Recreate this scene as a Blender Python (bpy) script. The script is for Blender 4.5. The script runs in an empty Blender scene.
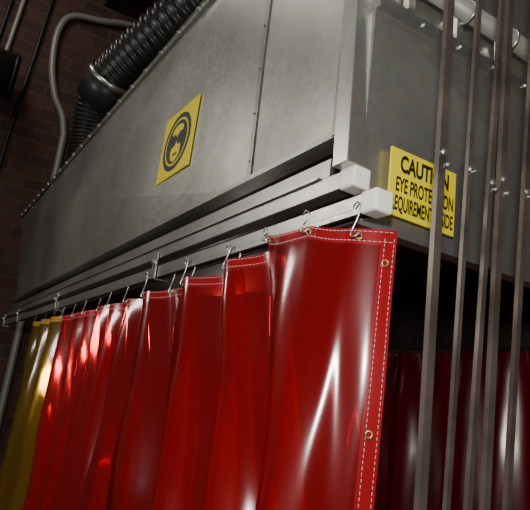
import bpy, bmesh, math, random
from mathutils import Vector, Matrix
random.seed(4)
COL=bpy.context.collection
# ---------------------------------------------------------------- materials
def mat(name):
    m=bpy.data.materials.new(name); m.use_nodes=True
    nt=m.node_tree; b=nt.nodes['Principled BSDF']; return m,nt,b
def simple(name,col,rough=.5,metal=0,spec=.5,noise=None):
    m,nt,b=mat(name)
    b.inputs['Base Color'].default_value=(*col,1); b.inputs['Roughness'].default_value=rough
    b.inputs['Metallic'].default_value=metal; b.inputs['Specular IOR Level'].default_value=spec
    if noise:
        sc,amt=noise
        tc=nt.nodes.new('ShaderNodeTexCoord'); n=nt.nodes.new('ShaderNodeTexNoise'); n.inputs['Scale'].default_value=sc; n.inputs['Detail'].default_value=6
        r=nt.nodes.new('ShaderNodeValToRGB')
        r.color_ramp.elements[0].position=.3; r.color_ramp.elements[1].position=.7
        r.color_ramp.elements[0].color=(*[c*(1-amt) for c in col],1); r.color_ramp.elements[1].color=(*[min(1,c*(1+amt)) for c in col],1)
        nt.links.new(tc.outputs['Object'],n.inputs['Vector']); nt.links.new(n.outputs['Fac'],r.inputs['Fac']); nt.links.new(r.outputs['Color'],b.inputs['Base Color'])
    return m
def galv(name,col,metal=.85,rough=.34):
    m,nt,b=mat(name)
    tc=nt.nodes.new('ShaderNodeTexCoord')
    n=nt.nodes.new('ShaderNodeTexNoise'); n.inputs['Scale'].default_value=1.1; n.inputs['Detail'].default_value=3; n.inputs['Roughness'].default_value=.5
    v=nt.nodes.new('ShaderNodeTexVoronoi'); v.inputs['Scale'].default_value=45
    n2=nt.nodes.new('ShaderNodeTexNoise'); n2.inputs['Scale'].default_value=60; n2.inputs['Detail'].default_value=4
    for q in (n,v,n2): nt.links.new(tc.outputs['Object'],q.inputs['Vector'])
    r=nt.nodes.new('ShaderNodeValToRGB'); r.color_ramp.elements[0].position=.3; r.color_ramp.elements[1].position=.72
    r.color_ramp.elements[0].color=(*[c*.6 for c in col],1); r.color_ramp.elements[1].color=(*[c*1.2 for c in col],1)
    nt.links.new(n.outputs['Fac'],r.inputs['Fac'])
    mx=nt.nodes.new('ShaderNodeMix'); mx.data_type='RGBA'; mx.blend_type='MULTIPLY'; mx.inputs[0].default_value=.12
    nt.links.new(r.outputs['Color'],mx.inputs[6]); nt.links.new(v.outputs['Color'],mx.inputs[7])
    nt.links.new(mx.outputs[2],b.inputs['Base Color'])
    mr=nt.nodes.new('ShaderNodeMapRange'); mr.inputs[3].default_value=rough-.04; mr.inputs[4].default_value=rough+.08
    nt.links.new(n2.outputs['Fac'],mr.inputs[0]); nt.links.new(mr.outputs[0],b.inputs['Roughness'])
    b.inputs['Metallic'].default_value=metal
    bp=nt.nodes.new('ShaderNodeBump'); bp.inputs['Strength'].default_value=.3; bp.inputs['Distance'].default_value=.04
    nt.links.new(n.outputs['Fac'],bp.inputs['Height']); nt.links.new(bp.outputs[0],b.inputs['Normal'])
    return m
def brick(name,ax):
    m,nt,b=mat(name)
    tc=nt.nodes.new('ShaderNodeTexCoord'); s=nt.nodes.new('ShaderNodeSeparateXYZ'); c=nt.nodes.new('ShaderNodeCombineXYZ')
    nt.links.new(tc.outputs['Object'],s.inputs[0])
    nt.links.new(s.outputs['Y' if ax==0 else 'X'],c.inputs[0]); nt.links.new(s.outputs['Z'],c.inputs[1])
    br=nt.nodes.new('ShaderNodeTexBrick'); br.inputs['Scale'].default_value=1
    br.inputs['Brick Width'].default_value=.42; br.inputs['Row Height'].default_value=.16; br.inputs['Mortar Size'].default_value=.014
    br.inputs['Color1'].default_value=(.12,.05,.035,1); br.inputs['Color2'].default_value=(.065,.03,.024,1); br.inputs['Mortar'].default_value=(.09,.07,.06,1)
    nt.links.new(c.outputs[0],br.inputs['Vector']); nt.links.new(br.outputs['Color'],b.inputs['Base Color'])
    bp=nt.nodes.new('ShaderNodeBump'); bp.inputs['Strength'].default_value=.6; bp.inputs['Distance'].default_value=.02; bp.invert=True
    nt.links.new(br.outputs['Fac'],bp.inputs['Height']); nt.links.new(bp.outputs[0],b.inputs['Normal'])
    b.inputs['Roughness'].default_value=.85
    return m
def vinyl(name,base,tint,opac):
    m,nt,b=mat(name)
    b.inputs['Base Color'].default_value=(*base,1); b.inputs['Roughness'].default_value=.22
    b.inputs['Specular IOR Level'].default_value=.5
    tc=nt.nodes.new('ShaderNodeTexCoord'); mp=nt.nodes.new('ShaderNodeMapping'); mp.inputs['Scale'].default_value=(1,1,.2)
    n=nt.nodes.new('ShaderNodeTexNoise'); n.inputs['Scale'].default_value=8; n.inputs['Detail'].default_value=1.5
    nt.links.new(tc.outputs['Object'],mp.inputs[0]); nt.links.new(mp.outputs[0],n.inputs['Vector'])
    bp=nt.nodes.new('ShaderNodeBump'); bp.inputs['Strength'].default_value=.22; bp.inputs['Distance'].default_value=.03
    nt.links.new(n.outputs['Fac'],bp.inputs['Height']); nt.links.new(bp.outputs[0],b.inputs['Normal'])
    t=nt.nodes.new('ShaderNodeBsdfTransparent'); t.inputs[0].default_value=(*tint,1)
    g=nt.nodes.new('ShaderNodeBsdfGlossy'); g.inputs['Roughness'].default_value=.16; g.inputs['Color'].default_value=(1,.82,.82,1)
    nt.links.new(bp.outputs[0],g.inputs['Normal'])
    fr=nt.nodes.new('ShaderNodeFresnel'); fr.inputs[0].default_value=1.5; nt.links.new(bp.outputs[0],fr.inputs['Normal'])
    tl=nt.nodes.new('ShaderNodeBsdfTranslucent'); tl.inputs[0].default_value=(*base,1)
    m1=nt.nodes.new('ShaderNodeMixShader'); m1.inputs[0].default_value=.4
    nt.links.new(b.outputs[0],m1.inputs[1]); nt.links.new(tl.outputs[0],m1.inputs[2])
    m2=nt.nodes.new('ShaderNodeMixShader'); m2.inputs[0].default_value=opac
    nt.links.new(t.outputs[0],m2.inputs[1]); nt.links.new(m1.outputs[0],m2.inputs[2])
    m3=nt.nodes.new('ShaderNodeMixShader'); nt.links.new(fr.outputs[0],m3.inputs[0])
    nt.links.new(m2.outputs[0],m3.inputs[1]); nt.links.new(g.outputs[0],m3.inputs[2])
    nt.links.new(m3.outputs[0],nt.nodes['Material Output'].inputs['Surface'])
    return m
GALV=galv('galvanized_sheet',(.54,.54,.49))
GALVB=galv('galvanized_sheet_lit',(.66,.66,.60))  # lit copy of the sheet: light on these faces put into the colour
STRUT=galv('galvanized_strut',(.40,.40,.375),.8,.35)
CAP=simple('white_plastic',(.95,.93,.84),.45)
STEEL=simple('weathered_steel_bar',(.17,.14,.115),.40,.65,noise=(9,.4))
ZINC=simple('zinc_hardware',(.6,.6,.58),.3,.9)
RED=vinyl('red_vinyl',(.64,.010,.018),(.82,.045,.045),.36)
REDH=vinyl('red_vinyl_hem',(.70,.018,.028),(.6,.02,.02),.65)
YEL=vinyl('yellow_vinyl',(.36,.23,.008),(.8,.6,.06),.32)
YELH=vinyl('yellow_vinyl_hem',(.7,.36,.01),(.8,.6,.05),.85)
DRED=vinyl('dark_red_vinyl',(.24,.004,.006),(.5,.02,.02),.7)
THREAD=simple('white_thread',(.85,.72,.72),.7)
BRASS=simple('brass_grommet',(.42,.33,.16),.35,.9)
SIGNY=simple('sign_yellow',(.90,.74,.005),.4)
BLACK=simple('sign_black_ink',(.012,.012,.012),.5)
RUB=simple('black_flexible_duct',(.05,.05,.05),.33,.5)
COND=simple('painted_conduit',(.36,.36,.32),.45,.3)
DARKM=simple('dark_painted_metal',(.05,.05,.055),.4,.4)
INNER=simple('hood_interior_shade',(.02,.018,.018),.7)  # near-black colour stands in for the shade under the hood
CONC=simple('concrete',(.12,.11,.10),.85,noise=(2,.3))
CEIL=simple('ceiling_paint',(.03,.027,.025),.9,noise=(2,.2))
# ---------------------------------------------------------------- helpers
def empty(name):
    e=bpy.data.objects.new(name,None); COL.objects.link(e); return e
def fin(bm,name,m,parent=None,smooth=False):
    me=bpy.data.meshes.new(name); bm.normal_update(); bm.to_mesh(me); bm.free()
    ms=m if isinstance(m,list) else [m]
    for q in ms: me.materials.append(q)
    if smooth:
        for p in me.polygons: p.use_smooth=True
    o=bpy.data.objects.new(name,me); COL.objects.link(o)
    if parent: o.parent=parent
    return o
def addbox(bm,lo,hi,bev=0,mi=0):
    r=bmesh.ops.create_cube(bm,size=1)
    vs=r['verts']
    for v in vs:
        v.co=Vector([lo[i]+(v.co[i]+.5)*(hi[i]-lo[i]) for i in range(3)])
    fs={f for v in vs for f in v.link_faces}
    for f in fs: f.material_index=mi
    if bev>0:
        es={e for v in vs for e in v.link_edges}
        bmesh.ops.bevel(bm,geom=list(es),offset=bev,segments=2,affect='EDGES',profile=.5)
def box(name,lo,hi,m,parent=None,bev=0):
    bm=bmesh.new(); addbox(bm,lo,hi,bev); return fin(bm,name,m,parent)
def poly(bm,pts,mi=0):
    f=bm.faces.new([bm.verts.new(p) for p in pts]); f.material_index=mi; return f
def addtube(bm,pts,r,seg=10,closed=False,rf=None):
    pts=[Vector(p) for p in pts]; n=len(pts); rings=[]
    up=None
    for i,p in enumerate(pts):
        if closed: t=(pts[(i+1)%n]-pts[i-1]).normalized()
        else: t=(pts[min(i+1,n-1)]-pts[max(i-1,0)]).normalized()
        if up is None:
            up=Vector((0,0,1)) if abs(t.z)<.9 else Vector((1,0,0))
        a=(up-t*up.dot(t)).normalized(); up=a; b=t.cross(a)
        rr=rf(i) if rf else r
        rings.append([bm.verts.new(p+(a*math.cos(k*2*math.pi/seg)+b*math.sin(k*2*math.pi/seg))*rr) for k in range(seg)])
    for i in range(n if closed else n-1):
        A=rings[i];B=rings[(i+1)%n]
        for k in range(seg):
            f=bm.faces.new([A[k],A[(k+1)%seg],B[(k+1)%seg],B[k]]); f.smooth=True
    if not closed:
        bm.faces.new(rings[0][::-1]); bm.faces.new(rings[-1])
def tube(name,pts,r,m,parent=None,seg=10,closed=False,rf=None):
    bm=bmesh.new(); addtube(bm,pts,r,seg,closed,rf); return fin(bm,name,m,parent)
def spline(ctrl,n=12):
    c=[Vector(p) for p in ctrl]; c=[c[0]*2-c[1]]+c+[c[-1]*2-c[-2]]; out=[]
    for i in range(1,len(c)-2):
        for k in range(n):
            t=k/n
            out.append(.5*((2*c[i])+(c[i+1]-c[i-1])*t+(2*c[i-1]-5*c[i]+4*c[i+1]-c[i+2])*t*t+(3*c[i]-c[i-1]-3*c[i+1]+c[i+2])*t**3))
    out.append(c[-2]); return out
def addbolt(bm,c,axis,r,h):
    rot={0:Matrix.Rotation(math.pi/2,4,'Y'),1:Matrix.Rotation(math.pi/2,4,'X'),2:Matrix.Identity(4)}[axis]
    bmesh.ops.create_cone(bm,cap_ends=True,segments=12,radius1=r*1.5,radius2=r*1.5,depth=h*.35,matrix=Matrix.Translation(c)@rot)
    d=Vector((0,0,0)); d[axis]=(1 if axis!=1 else -1)*h*.4
    bmesh.ops.create_cone(bm,cap_ends=True,segments=6,radius1=r,radius2=r*.92,depth=h,matrix=Matrix.Translation(Vector(c)+d)@rot)
# ---------------------------------------------------------------- room
XW=-6.6; YB=3.6; XF=4.0; YF=-4.0; ZC=7.4
box('wall_west',(XW-.2,YF,0),(XW,YB,ZC),brick('brick_x',0))
box('wall_north',(XW-.2,YB,0),(XF,YB+.2,ZC),brick('brick_y',1))
box('floor',(XW-.2,YF,-.2),(XF,YB+.2,0),CONC)
box('ceiling',(XW-.2,YF,ZC),(XF,YB+.2,ZC+.2),CEIL)
# ---------------------------------------------------------------- hood
hood=empty('exhaust_hood')
Y0=.05; XL=-5.2; XLT=-6.3; XS=-.66; XST=-.72; XR=-.15; ZB=2.45; ZT=3.58; YD=1.6
bm=bmesh.new()
def crossbreak(bm,a,b,c,d,out,mi=0,cen=None):
    ctr=(Vector(cen) if cen else (Vector(a)+Vector(b)+Vector(c)+Vector(d))/4)+Vector(out)
    vs=[bm.verts.new(p) for p in (a,b,c,d)]; m=bm.verts.new(ctr)
    for i in range(4):
        f=bm.faces.new([vs[i],vs[(i+1)%4],m]); f.material_index=mi
crossbreak(bm,(XL,Y0,ZB),(XS,Y0,ZB),(XST,Y0,ZT),(XLT,Y0,ZT),(0,-.035,0))
fin(bm,'side_panel',GALV,hood)
bm=bmesh.new()
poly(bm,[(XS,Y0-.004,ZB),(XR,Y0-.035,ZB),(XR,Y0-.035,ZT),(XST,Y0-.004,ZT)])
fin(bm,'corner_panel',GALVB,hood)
bm=bmesh.new()   # top, back, far end
poly(bm,[(XLT,Y0,ZT),(XR,Y0-.035,ZT),(XR,YD,ZT),(XLT,YD,ZT)])
poly(bm,[(XL,YD,2.3),(-.02,YD,2.3),(-.02,YD,2.78),(XR,YD,ZT),(XLT,YD,ZT)])
poly(bm,[(XL,Y0,ZB),(XL,YD,ZB),(XLT,YD,ZT),(XLT,Y0,ZT)])
fin(bm,'outer_shell',GALV,hood)
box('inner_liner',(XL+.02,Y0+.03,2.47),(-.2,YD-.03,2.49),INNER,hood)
box('inner_back_shade',(XL+.02,YD-.03,2.17),(-.08,YD-.01,2.50),INNER,hood)  # added dark sheet, paints shade over the lit back shell
# end (right) face
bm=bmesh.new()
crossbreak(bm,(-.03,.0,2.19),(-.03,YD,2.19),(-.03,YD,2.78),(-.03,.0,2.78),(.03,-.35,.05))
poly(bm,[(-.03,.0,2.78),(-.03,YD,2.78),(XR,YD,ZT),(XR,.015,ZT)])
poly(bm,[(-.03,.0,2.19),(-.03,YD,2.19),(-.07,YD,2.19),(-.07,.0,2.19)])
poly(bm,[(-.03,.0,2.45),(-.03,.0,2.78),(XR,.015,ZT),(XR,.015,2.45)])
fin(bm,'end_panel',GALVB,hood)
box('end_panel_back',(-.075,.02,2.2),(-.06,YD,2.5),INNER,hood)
# lip / angle flanges
bm=bmesh.new()
addbox(bm,(XL,Y0-.045,ZB-.004),(XR+.02,Y0+.01,ZB))
addbox(bm,(XL,Y0-.049,ZB-.004),(XR+.02,Y0-.045,ZB+.012))
addbox(bm,(XR-.012,Y0-.052,ZB),(XR+.022,Y0-.047,2.70))
addbox(bm,(XR+.018,Y0-.052,ZB),(XR+.022,Y0-.0,2.70))
addbox(bm,(XLT,Y0-.02,ZT-.03),(XST,Y0-.003,ZT+.004))
addbox(bm,(-.045,.0,2.755),(-.015,YD,2.79))
poly(bm,[(XS-.012,Y0-.012,ZB+.012),(XS+.012,Y0-.012,ZB+.012),(XST+.012,Y0-.012,ZT),(XST-.012,Y0-.012,ZT)])
fin(bm,'flange_angles',STRUT,hood)
bm=bmesh.new()
x=XLT+.1
while x<XST:
    addbolt(bm,(x,Y0-.022,ZT-.015),1,.012,.012); x+=.24
z=ZB+.1
while z<ZT:
    addbolt(bm,(XS+(XST-XS)*(z-ZB)/(ZT-ZB),Y0-.014,z),1,.004,.005); z+=.18
y=.15
while y<YD:
    addbolt(bm,(-.014,y,2.772),0,.006,.007); y+=.14
fin(bm,'rivets',ZINC,hood)
# ---------------------------------------------------------------- support frame
frame=empty('support_frame')
bm=bmesh.new()
addbox(bm,(XL,-.022,2.278),(-.062,.022,2.322),.002)           # main beam
addbox(bm,(XL,.035,2.345),(-.2,.075,2.415),.002)               # inner beam
addbox(bm,(XL,-.03,2.322),(-.16,.03,2.328))
addbox(bm,(-.10,-.03,2.345),(-.028,-.022,2.352))
addbox(bm,(-.08,.022,2.322),(-.035,YD,2.345))
fin(bm,'struts',STRUT,frame)
bm=bmesh.new(); addbox(bm,(-.080,-.048,2.325),(-.024,.012,4.6),.002)
for v in bm.verts: v.co.x-=(v.co.z-2.325)*.05
fin(bm,'corner_post',GALVB,frame)
box('end_cap',(-.078,-.026,2.274),(-.024,.026,2.326),CAP,frame,.006)
# ---------------------------------------------------------------- curtain track
track=empty('curtain_track')
bm=bmesh.new()
addbox(bm,(XL-.1,-.021,2.212),(.012,.021,2.246),.002)
addbox(bm,(XL-.1,-.021,2.2),(.012,-.012,2.213))
addbox(bm,(XL-.1,.012,2.2),(.012,.021,2.213))
fin(bm,'rail',STRUT,track)
box('end_cap',(.006,-.026,2.197),(.058,.026,2.249),CAP,track,.006)
bm=bmesh.new()
for x in (-1.22,-2.95,-4.4,-5.15):
    addbox(bm,(x-.022,-.03,2.19),(x+.022,-.024,2.30),.001)
    addbox(bm,(x-.022,-.03,2.19),(x+.022,.03,2.196),.001)
    addbolt(bm,(x,-.032,2.262),1,.008,.012)
fin(bm,'hanger_brackets',ZINC,track)
# ---------------------------------------------------------------- curtains
def hook(bm,x,y,zt,zb,lean=0.0):
    pts=spline([(x-.010+lean,y-.004,zt-.018),(x-.012+lean,y-.012,zt-.004),(x+lean,y-.013,zt+.004),(x+.010+lean,y-.010,zt-.006),(x+.004,y-.012,(zt+zb)/2),(x-.006,y-.016,zb+.010),(x-.004,y-.018,zb-.004),(x+.006,y-.014,zb-.004),(x+.010,y-.004,zb+.006)],5)
    addtube(bm,pts,.0022,6)
def curtain(parent_name,top,bot,zts,mats,ztb=.06,grom=(),hooks=True,stitch=True,nz=44,sag=.012,edges=(True,True),vst=False,wob=.007,ph=0):
    par=empty(parent_name)
    T=spline([(p[0],p[1],0) for p in top],14); Bt=spline([(p[0],p[1],0) for p in bot],14)
    n=len(T)
    L=[0]
    for i in range(1,n): L.append(L[-1]+(T[i]-T[i-1]).length)
    tot=L[-1]
    H=zts[0]-ztb
    hk=max(1,round(tot/.3))
    def P(u,d,off=0):
        i=min(int(u),n-2); fr=u-i
        a=T[i].lerp(T[i+1],fr); b=Bt[i].lerp(Bt[i+1],fr)
        s=(L[i]+(L[i+1]-L[i])*fr)/tot
        zt=zts[0]+(zts[1]-zts[0])*s - sag*abs(math.sin(s*math.pi*hk))
        k=(d/.7)**.8 if d<.7 else 1+min(.12,(d-.7)*.15)
        p=a+(b-a)*k
        w=wob*(math.sin(d*7+s*5+ph)+.4*math.sin(d*14-s*9+ph*2))*min(1,d*4)
        tg=(T[i+1]-T[i]).normalized(); nrm=Vector((tg.y,-tg.x,0))
        p=p+nrm*(w+off)
        return Vector((p.x,p.y,zt-d))
    hem=.035; vh=.012
    bm=bmesh.new(); ds=[0,hem]+[hem+(H-hem)*(j/nz)**1.25 for j in range(1,nz+1)]
    rows=[[bm.verts.new(P(i if i<n-1 else n-1-1e-6,d)) for i in range(n)] for d in ds]
    for j in range(len(ds)-1):
        for i in range(n-1):
            m=0
            if j==0 or (edges[0] and L[i+1]<vh) or (edges[1] and tot-L[i]<(hem if vst else vh)): m=1
            f=bm.faces.new([rows[j][i],rows[j+1][i],rows[j+1][i+1],rows[j][i+1]]); f.smooth=True; f.material_index=m
    fin(bm,'vinyl_sheet',mats,par,False)
    def uat(s):
        for i in range(n-1):
            if L[i+1]>=s: return i+(s-L[i])/(L[i+1]-L[i])
        return n-1-1e-6
    if stitch:
        bm=bmesh.new()
        for dd in (.006,.028):
            s=.008
            while s<tot-.012:
                pts=[P(uat(s+k*.004),dd,.0015) for k in range(3)]
                addtube(bm,pts,.0007,4); s+=.0115
        if vst:
            for dd in (.006,.026):
                s=tot-dd
                d=.02
                while d<2.0:
                    pts=[P(uat(s),d,.0015),P(uat(s),d+.007,.0015)]
                    addtube(bm,pts,.0006,4); d+=.0115
        fin(bm,'stitching',THREAD,par)
    bm=bmesh.new(); bh=bmesh.new()
    for k in range(hk+1):
        s=min(max(k/hk*tot,.02),tot-.02)
        if len(grom) and k==hk: continue
        g=P(uat(s),.017,.002)
        g2=P(uat(min(s+.01,tot-.001)),.017,.002); tg=(g2-g).normalized() if (g2-g).length>1e-5 else Vector((1,0,0))
        ring=[g+tg*math.cos(a*math.pi/6)*.008+Vector((0,0,1))*math.sin(a*math.pi/6)*.008 for a in range(12)]
        addtube(bm,ring,.0028,6,True)
        if hooks: hook(bh,g.x,g.y,2.222,g.z)
    for (s,d,hh) in grom:
        g=P(uat(s*tot),d,.002); tg=(P(uat(max(s*tot-.01,0)),d,.002)-g).normalized()
        ring=[g+tg*math.cos(a*math.pi/6)*.007+Vector((0,0,1))*math.sin(a*math.pi/6)*.007 for a in range(12)]
        addtube(bm,ring,.0026,6,True)
        if hh: hook(bh,g.x,g.y,2.222,g.z)
    fin(bm,'grommets',BRASS,par)
    if hooks: fin(bh,'s_hooks',ZINC,par)
    else: bh.free()
    return par
R2=[RED,REDH]
# front panel : wraps round the corner at its right end
curtain('red_welding_curtain',
 [(-.375,-.030),(-.33,-.037),(-.24,-.052),(-.15,-.045),(-.06,-.03),(-.015,-.02),(.025,.02),(.045,.055)],
 [(-.135,-.05),(-.13,-.09),(-.105,-.13),(-.065,-.125),(-.03,-.075),(-.015,-.02),(.012,.01),(.037,.05)],
 (2.218,2.172),R2,grom=[(.82,.018,True),(.955,.075,False),(.955,.43,False)],wob=.004,vst=True)
curtain('red_welding_curtain',
 [(-.60,.0),(-.585,-.035),(-.55,-.05),(-.49,-.03),(-.43,.0),(-.35,.01)],
 [(-.375,-.01),(-.37,-.08),(-.33,-.115),(-.28,-.06),(-.22,.0),(-.11,.01)],
 (2.172,2.198),R2,ph=1)
curtain('red_welding_curtain',
 [(-.91,.0),(-.89,-.035),(-.84,-.045),(-.77,-.015),(-.69,.02),(-.57,.015)],
 [(-.71,-.0),(-.70,-.08),(-.65,-.10),(-.59,-.03),(-.50,.03),(-.33,.02)],
 (2.158,2.172),R2,ph=2.2)
curtain('red_welding_curtain',
 [(-1.30,.0),(-1.27,-.035),(-1.21,-.035),(-1.13,.02),(-1.04,.015),(-.88,.01)],
 [(-1.10,-.01),(-1.07,-.085),(-1.0,-.08),(-.91,.03),(-.82,-.03),(-.67,.02)],
 (2.152,2.162),R2,ph=3.5)
def wavy(x0,x1,n,a0,a1,sh=0):
    t=[];b=[]
    for i in range(n+1):
        x=x0+(x1-x0)*i/n; s=(-1)**i
        t.append((x+random.uniform(-.01,.01),a0*s*(.4+.8*random.random()))); b.append((x+sh+random.uniform(-.04,.04),a1*s*(.5+.8*random.random())))
    return t,b
for (x0,x1,n,sh) in ((-1.85,-1.28,5,.20),(-2.32,-1.84,4,.24),(-2.80,-2.30,4,.28)):
    t,b=wavy(x0,x1,n,.022,.085,sh)
    curtain('red_welding_curtain',t,b,(2.150,2.153),R2,nz=30,ph=x0)
t,b=wavy(-3.7,-2.80,6,.03,.09,.3)
curtain('yellow_welding_curtain',t,b,(2.160,2.155),[YEL,YELH],nz=30)
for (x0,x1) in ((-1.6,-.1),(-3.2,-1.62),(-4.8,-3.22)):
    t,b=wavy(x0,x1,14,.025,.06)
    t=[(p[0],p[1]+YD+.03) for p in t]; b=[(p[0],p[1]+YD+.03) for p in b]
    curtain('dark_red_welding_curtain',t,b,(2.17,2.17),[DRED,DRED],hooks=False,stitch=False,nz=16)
# ---------------------------------------------------------------- signs
sign=empty('eye_protection_symbol_sign')
sx0,sx1,sz0,sz1=-1.57,-1.21,2.70,3.03; sy=.035
box('plate',(sx0,sy-.003,sz0),(sx1,sy+.004,sz1),SIGNY,sign,.0008)
def disc(bm,cx,cz,rx,rz,y,seg=40,inner=None):
    P=lambda k,f:bm.verts.new((cx+f*rx*math.cos(k*2*math.pi/seg),y,cz+f*rz*math.sin(k*2*math.pi/seg)))
    if inner:
        a=[P(k,1) for k in range(seg)]; b=[P(k,inner) for k in range(seg)]
        for k in range(seg): bm.faces.new([a[k],a[(k+1)%seg],b[(k+1)%seg],b[k]])
    else: bm.faces.new([P(k,1) for k in range(seg)])
cx,cz=(sx0+sx1)/2,(sz0+sz1)/2
bm=bmesh.new(); disc(bm,cx,cz,.150,.140,sy-.0034); fin(bm,'black_disc',BLACK,sign)
bm=bmesh.new(); disc(bm,cx,cz,.124,.115,sy-.0037,inner=.92); disc(bm,cx,cz-.045,.055,.050,sy-.0037); disc(bm,cx,cz+.055,.06,.03,sy-.0037); fin(bm,'head_symbol',SIGNY,sign)
bm=bmesh.new()
disc(bm,cx-.036,cz+.012,.036,.032,sy-.0041); disc(bm,cx+.036,cz+.012,.036,.032,sy-.0041)
addbox(bm,(cx-.095,sy-.0043,cz+.006),(cx+.095,sy-.0040,cz+.024))
addbox(bm,(cx-.025,sy-.0043,cz-.066),(cx+.025,sy-.0040,cz-.056))
fin(bm,'goggles_symbol',BLACK,sign)
cs=empty('caution_sign')
cx0=-.004
box('plate',(cx0-.006,.065,2.228),(cx0,.285,2.395),SIGNY,cs,.0006)
def text(s,y,z,size,wid,off=.0016):
    c=bpy.data.curves.new('t','FONT'); c.body=s; c.size=size; c.align_x='LEFT'; c.offset=off; c.extrude=.0002
    o=bpy.data.objects.new('t',c); COL.objects.link(o)
    dg=bpy.context.evaluated_depsgraph_get(); dg.update()
    me=bpy.data.meshes.new_from_object(o.evaluated_get(dg)); bpy.data.objects.remove(o)
    xs=[v.co.x for v in me.vertices]; w=max(xs)-min(xs)
    for v in me.vertices:
        xx=(v.co.x-min(xs))/w*wid; yy=v.co.y; zz=v.co.z
        v.co=Vector((cx0+.0006+zz,y+xx,z+yy))
    me.materials.clear(); me.materials.append(BLACK)
    q=bpy.data.objects.new('lettering',me); COL.objects.link(q); q.parent=cs
text('CAUTION',.094,2.341,.058,.165,.002)
text('EYE PROTECTION',.084,2.290,.050,.194,.0012)
text('REQUIREMENT INSIDE',.071,2.243,.050,.208,.0012)
# ---------------------------------------------------------------- hanging bars
bars=empty('steel_bar_rack')
specs=[(.008,.004,.019),(.073,.030,.011),(.130,.050,.013),(.176,.032,.018),(.240,.060,.014)]
bolt=bmesh.new()
for i,(y0,k,w) in enumerate(specs):
    bm=bmesh.new(); x=.2
    z0,z1=.05,4.4
    ya=y0+(z0-1.72)*k; yb=y0+(z1-1.72)*k
    def pr(x0,x1,wa,wb):
        a=[bm.verts.new(p) for p in ((x0,ya+wa,z0),(x1,ya+wa,z0),(x1,ya+wb,z0),(x0,ya+wb,z0))]
        b=[bm.verts.new(p) for p in ((x0,yb+wa,z1),(x1,yb+wa,z1),(x1,yb+wb,z1),(x0,yb+wb,z1))]
        for q in range(4): bm.faces.new([a[q],a[(q+1)%4],b[(q+1)%4],b[q]])
        bm.faces.new(a[::-1]); bm.faces.new(b)
    pr(x-.003,x+.002,-w/2,w/2)
    pr(x-.003-w*.35,x-.003,-w/2,-w/2+.002)
    fin(bm,'angle_bar',STEEL,bars)
    for zz in (2.285,1.3,3.2):
        yy=y0+(zz-1.72)*k
        addbolt(bolt,(x+.004,yy,zz+random.uniform(-.01,.01)),0,.005,.007)
        addbolt(bolt,(x+.004,yy+w/2+.004,zz+random.uniform(-.01,.01)-.012),0,.0035,.007)
fin(bolt,'bolts',ZINC,bars)
box('top_rail',(.17,-.1,4.4),(.22,.6,4.44),STRUT,bars)
box('floor_rail',(.17,-.15,0.0),(.22,.4,.05),STRUT,bars)
# ---------------------------------------------------------------- pipe above the end panel
pp=empty('clamped_pipe')
tube('pipe',[(.01,.03,2.86),(.01,.8,2.87),(.01,1.6,2.87)],.026,COND,pp,16)
bm=bmesh.new()
for y in (.10,.28,.46,.7,1.0):
    ring=[(.01+.031*math.cos(a*math.pi/8),y,2.862+.031*math.sin(a*math.pi/8)) for a in range(16)]
    addtube(bm,ring,.005,6,True)
    addbox(bm,(-.03,y-.012,2.79),(-.01,y+.012,2.87))
fin(bm,'clamps',ZINC,pp)
# ---------------------------------------------------------------- flexible duct
fd=empty('flexible_duct')
path=spline([(-4.45,.32,3.60),(-4.42,.28,4.0),(-4.25,.24,4.38),(-3.9,.34,4.62),(-3.2,.62,5.0),(-2.2,1.05,5.6),(-1.4,1.5,6.4),(-1.2,1.6,7.3)],60)
tube('ribbed_hose',path,.18,RUB,fd,24,rf=lambda i:.205+.014*math.sin(i*2*math.pi/6))
tube('coupling',[(-4.28,.24,4.34),(-4.06,.285,4.53)],.235,DARKM,fd,24)
tube('clamp_band',[(-4.11,.275,4.48),(-4.07,.283,4.52)],.245,ZINC,fd,24)
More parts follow.
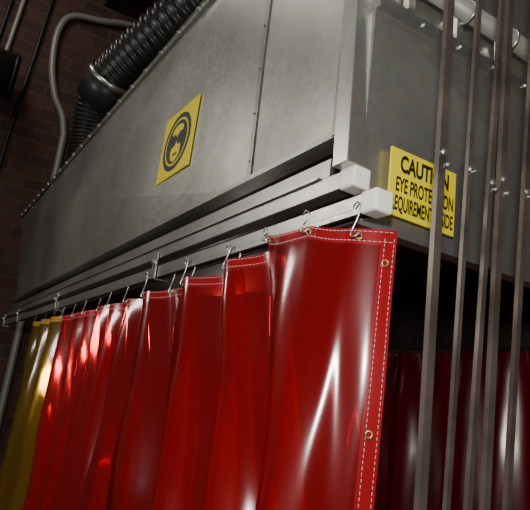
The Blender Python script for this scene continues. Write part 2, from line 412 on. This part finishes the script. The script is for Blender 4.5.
# ---------------------------------------------------------------- wall services
tube('electrical_conduit',spline([(XW+.06,1.6,6.80),(XW+.06,.9,6.75),(XW+.06,.50,6.62),(XW+.06,.1,6.50),(XW+.06,-.03,6.2),(XW+.06,-.0,5.7),(XW+.06,.12,5.3),(XW+.06,.30,4.95),(XW+.06,.34,4.2),(XW+.06,.34,.0)],8),.045,COND,None,10)
cb=empty('power_cables')
for (y,r,dx) in ((-.75,.018,0),(-.62,.03,.02),(-.30,.02,0)):
    tube('cable',spline([(XW+.05,y+.15,7.35),(XW+.05,y+.08,6),(XW+.05,y,4.5),(XW+.05,y-.03,3),(XW+.05,y,1.2),(XW+.05,y,.0)],8),r,DARKM if dx==0 else COND,cb,8)
wd=empty('ventilation_duct')
tube('round_duct',[(XW+.40,-4.0,5.2),(XW+.40,-.40,5.2)],.26,DARKM,wd,24)
bm=bmesh.new()
for y in (-3,-2.2,-1.6,-1.0,-.44):
    addtube(bm,[(XW+.40+.275*math.cos(a*math.pi/12),y,5.2+.275*math.sin(a*math.pi/12)) for a in range(24)],.02,6,True)
fin(bm,'duct_bands',DARKM,wd)
jb=empty('roof_beam')
bm=bmesh.new()
for yy in (-1.6,.6,2.6):
    addbox(bm,(XW,yy-.12,6.9),(XF,yy+.12,6.93)); addbox(bm,(XW,yy-.12,7.37),(XF,yy+.12,7.4)); addbox(bm,(XW,yy-.015,6.93),(XF,yy+.015,7.37))
fin(bm,'i_beams',DARKM,jb)
# ---------------------------------------------------------------- lights
def area(name,loc,target,e,size,col):
    l=bpy.data.lights.new(name,'AREA'); l.energy=e; l.size=size; l.color=col
    o=bpy.data.objects.new(name,l); COL.objects.link(o); o.location=loc
    o.rotation_euler=(Vector(target)-Vector(loc)).to_track_quat('-Z','Y').to_euler(); return o
area('flash_lamp',(1.15,-1.0,2.05),(-1.0,.1,2.35),32,.12,(1,.97,.92))
area('unseen_lamp',(1.5,-3.2,6.5),(-1.5,0,2.5),75,1.0,(1,.95,.88))
area('unseen_lamp',(-3.2,-2.6,3.7),(-1.0,0,2.2),38,.5,(1,.95,.88))  # added at the mirror angle to put a highlight on the front curtain
area('unseen_lamp',(-4.6,-1.6,7.0),(-5.2,.4,5.0),30,.8,(1,.93,.85))
area('curtain_backlight',(-2.6,1.1,2.35),(-2.4,0,1.5),8,.3,(1,.9,.8))  # added behind the far curtains so that they glow through
w=bpy.data.worlds.new('world'); bpy.context.scene.world=w; w.use_nodes=True
w.node_tree.nodes['Background'].inputs[0].default_value=(.5,.5,.52,1); w.node_tree.nodes['Background'].inputs[1].default_value=.13
# ---------------------------------------------------------------- camera
M=Matrix(((.5269,.1479,.837),(.8407,-.2356,-.4876),(.1251,.9605,-.2485)))
cam=bpy.data.cameras.new('camera'); o=bpy.data.objects.new('camera',cam); COL.objects.link(o)
cam.sensor_width=36; cam.lens=583*36/530; cam.clip_start=.02
o.matrix_world=Matrix.Translation((.947,-.795,1.77))@M.to_4x4()
bpy.context.scene.camera=o
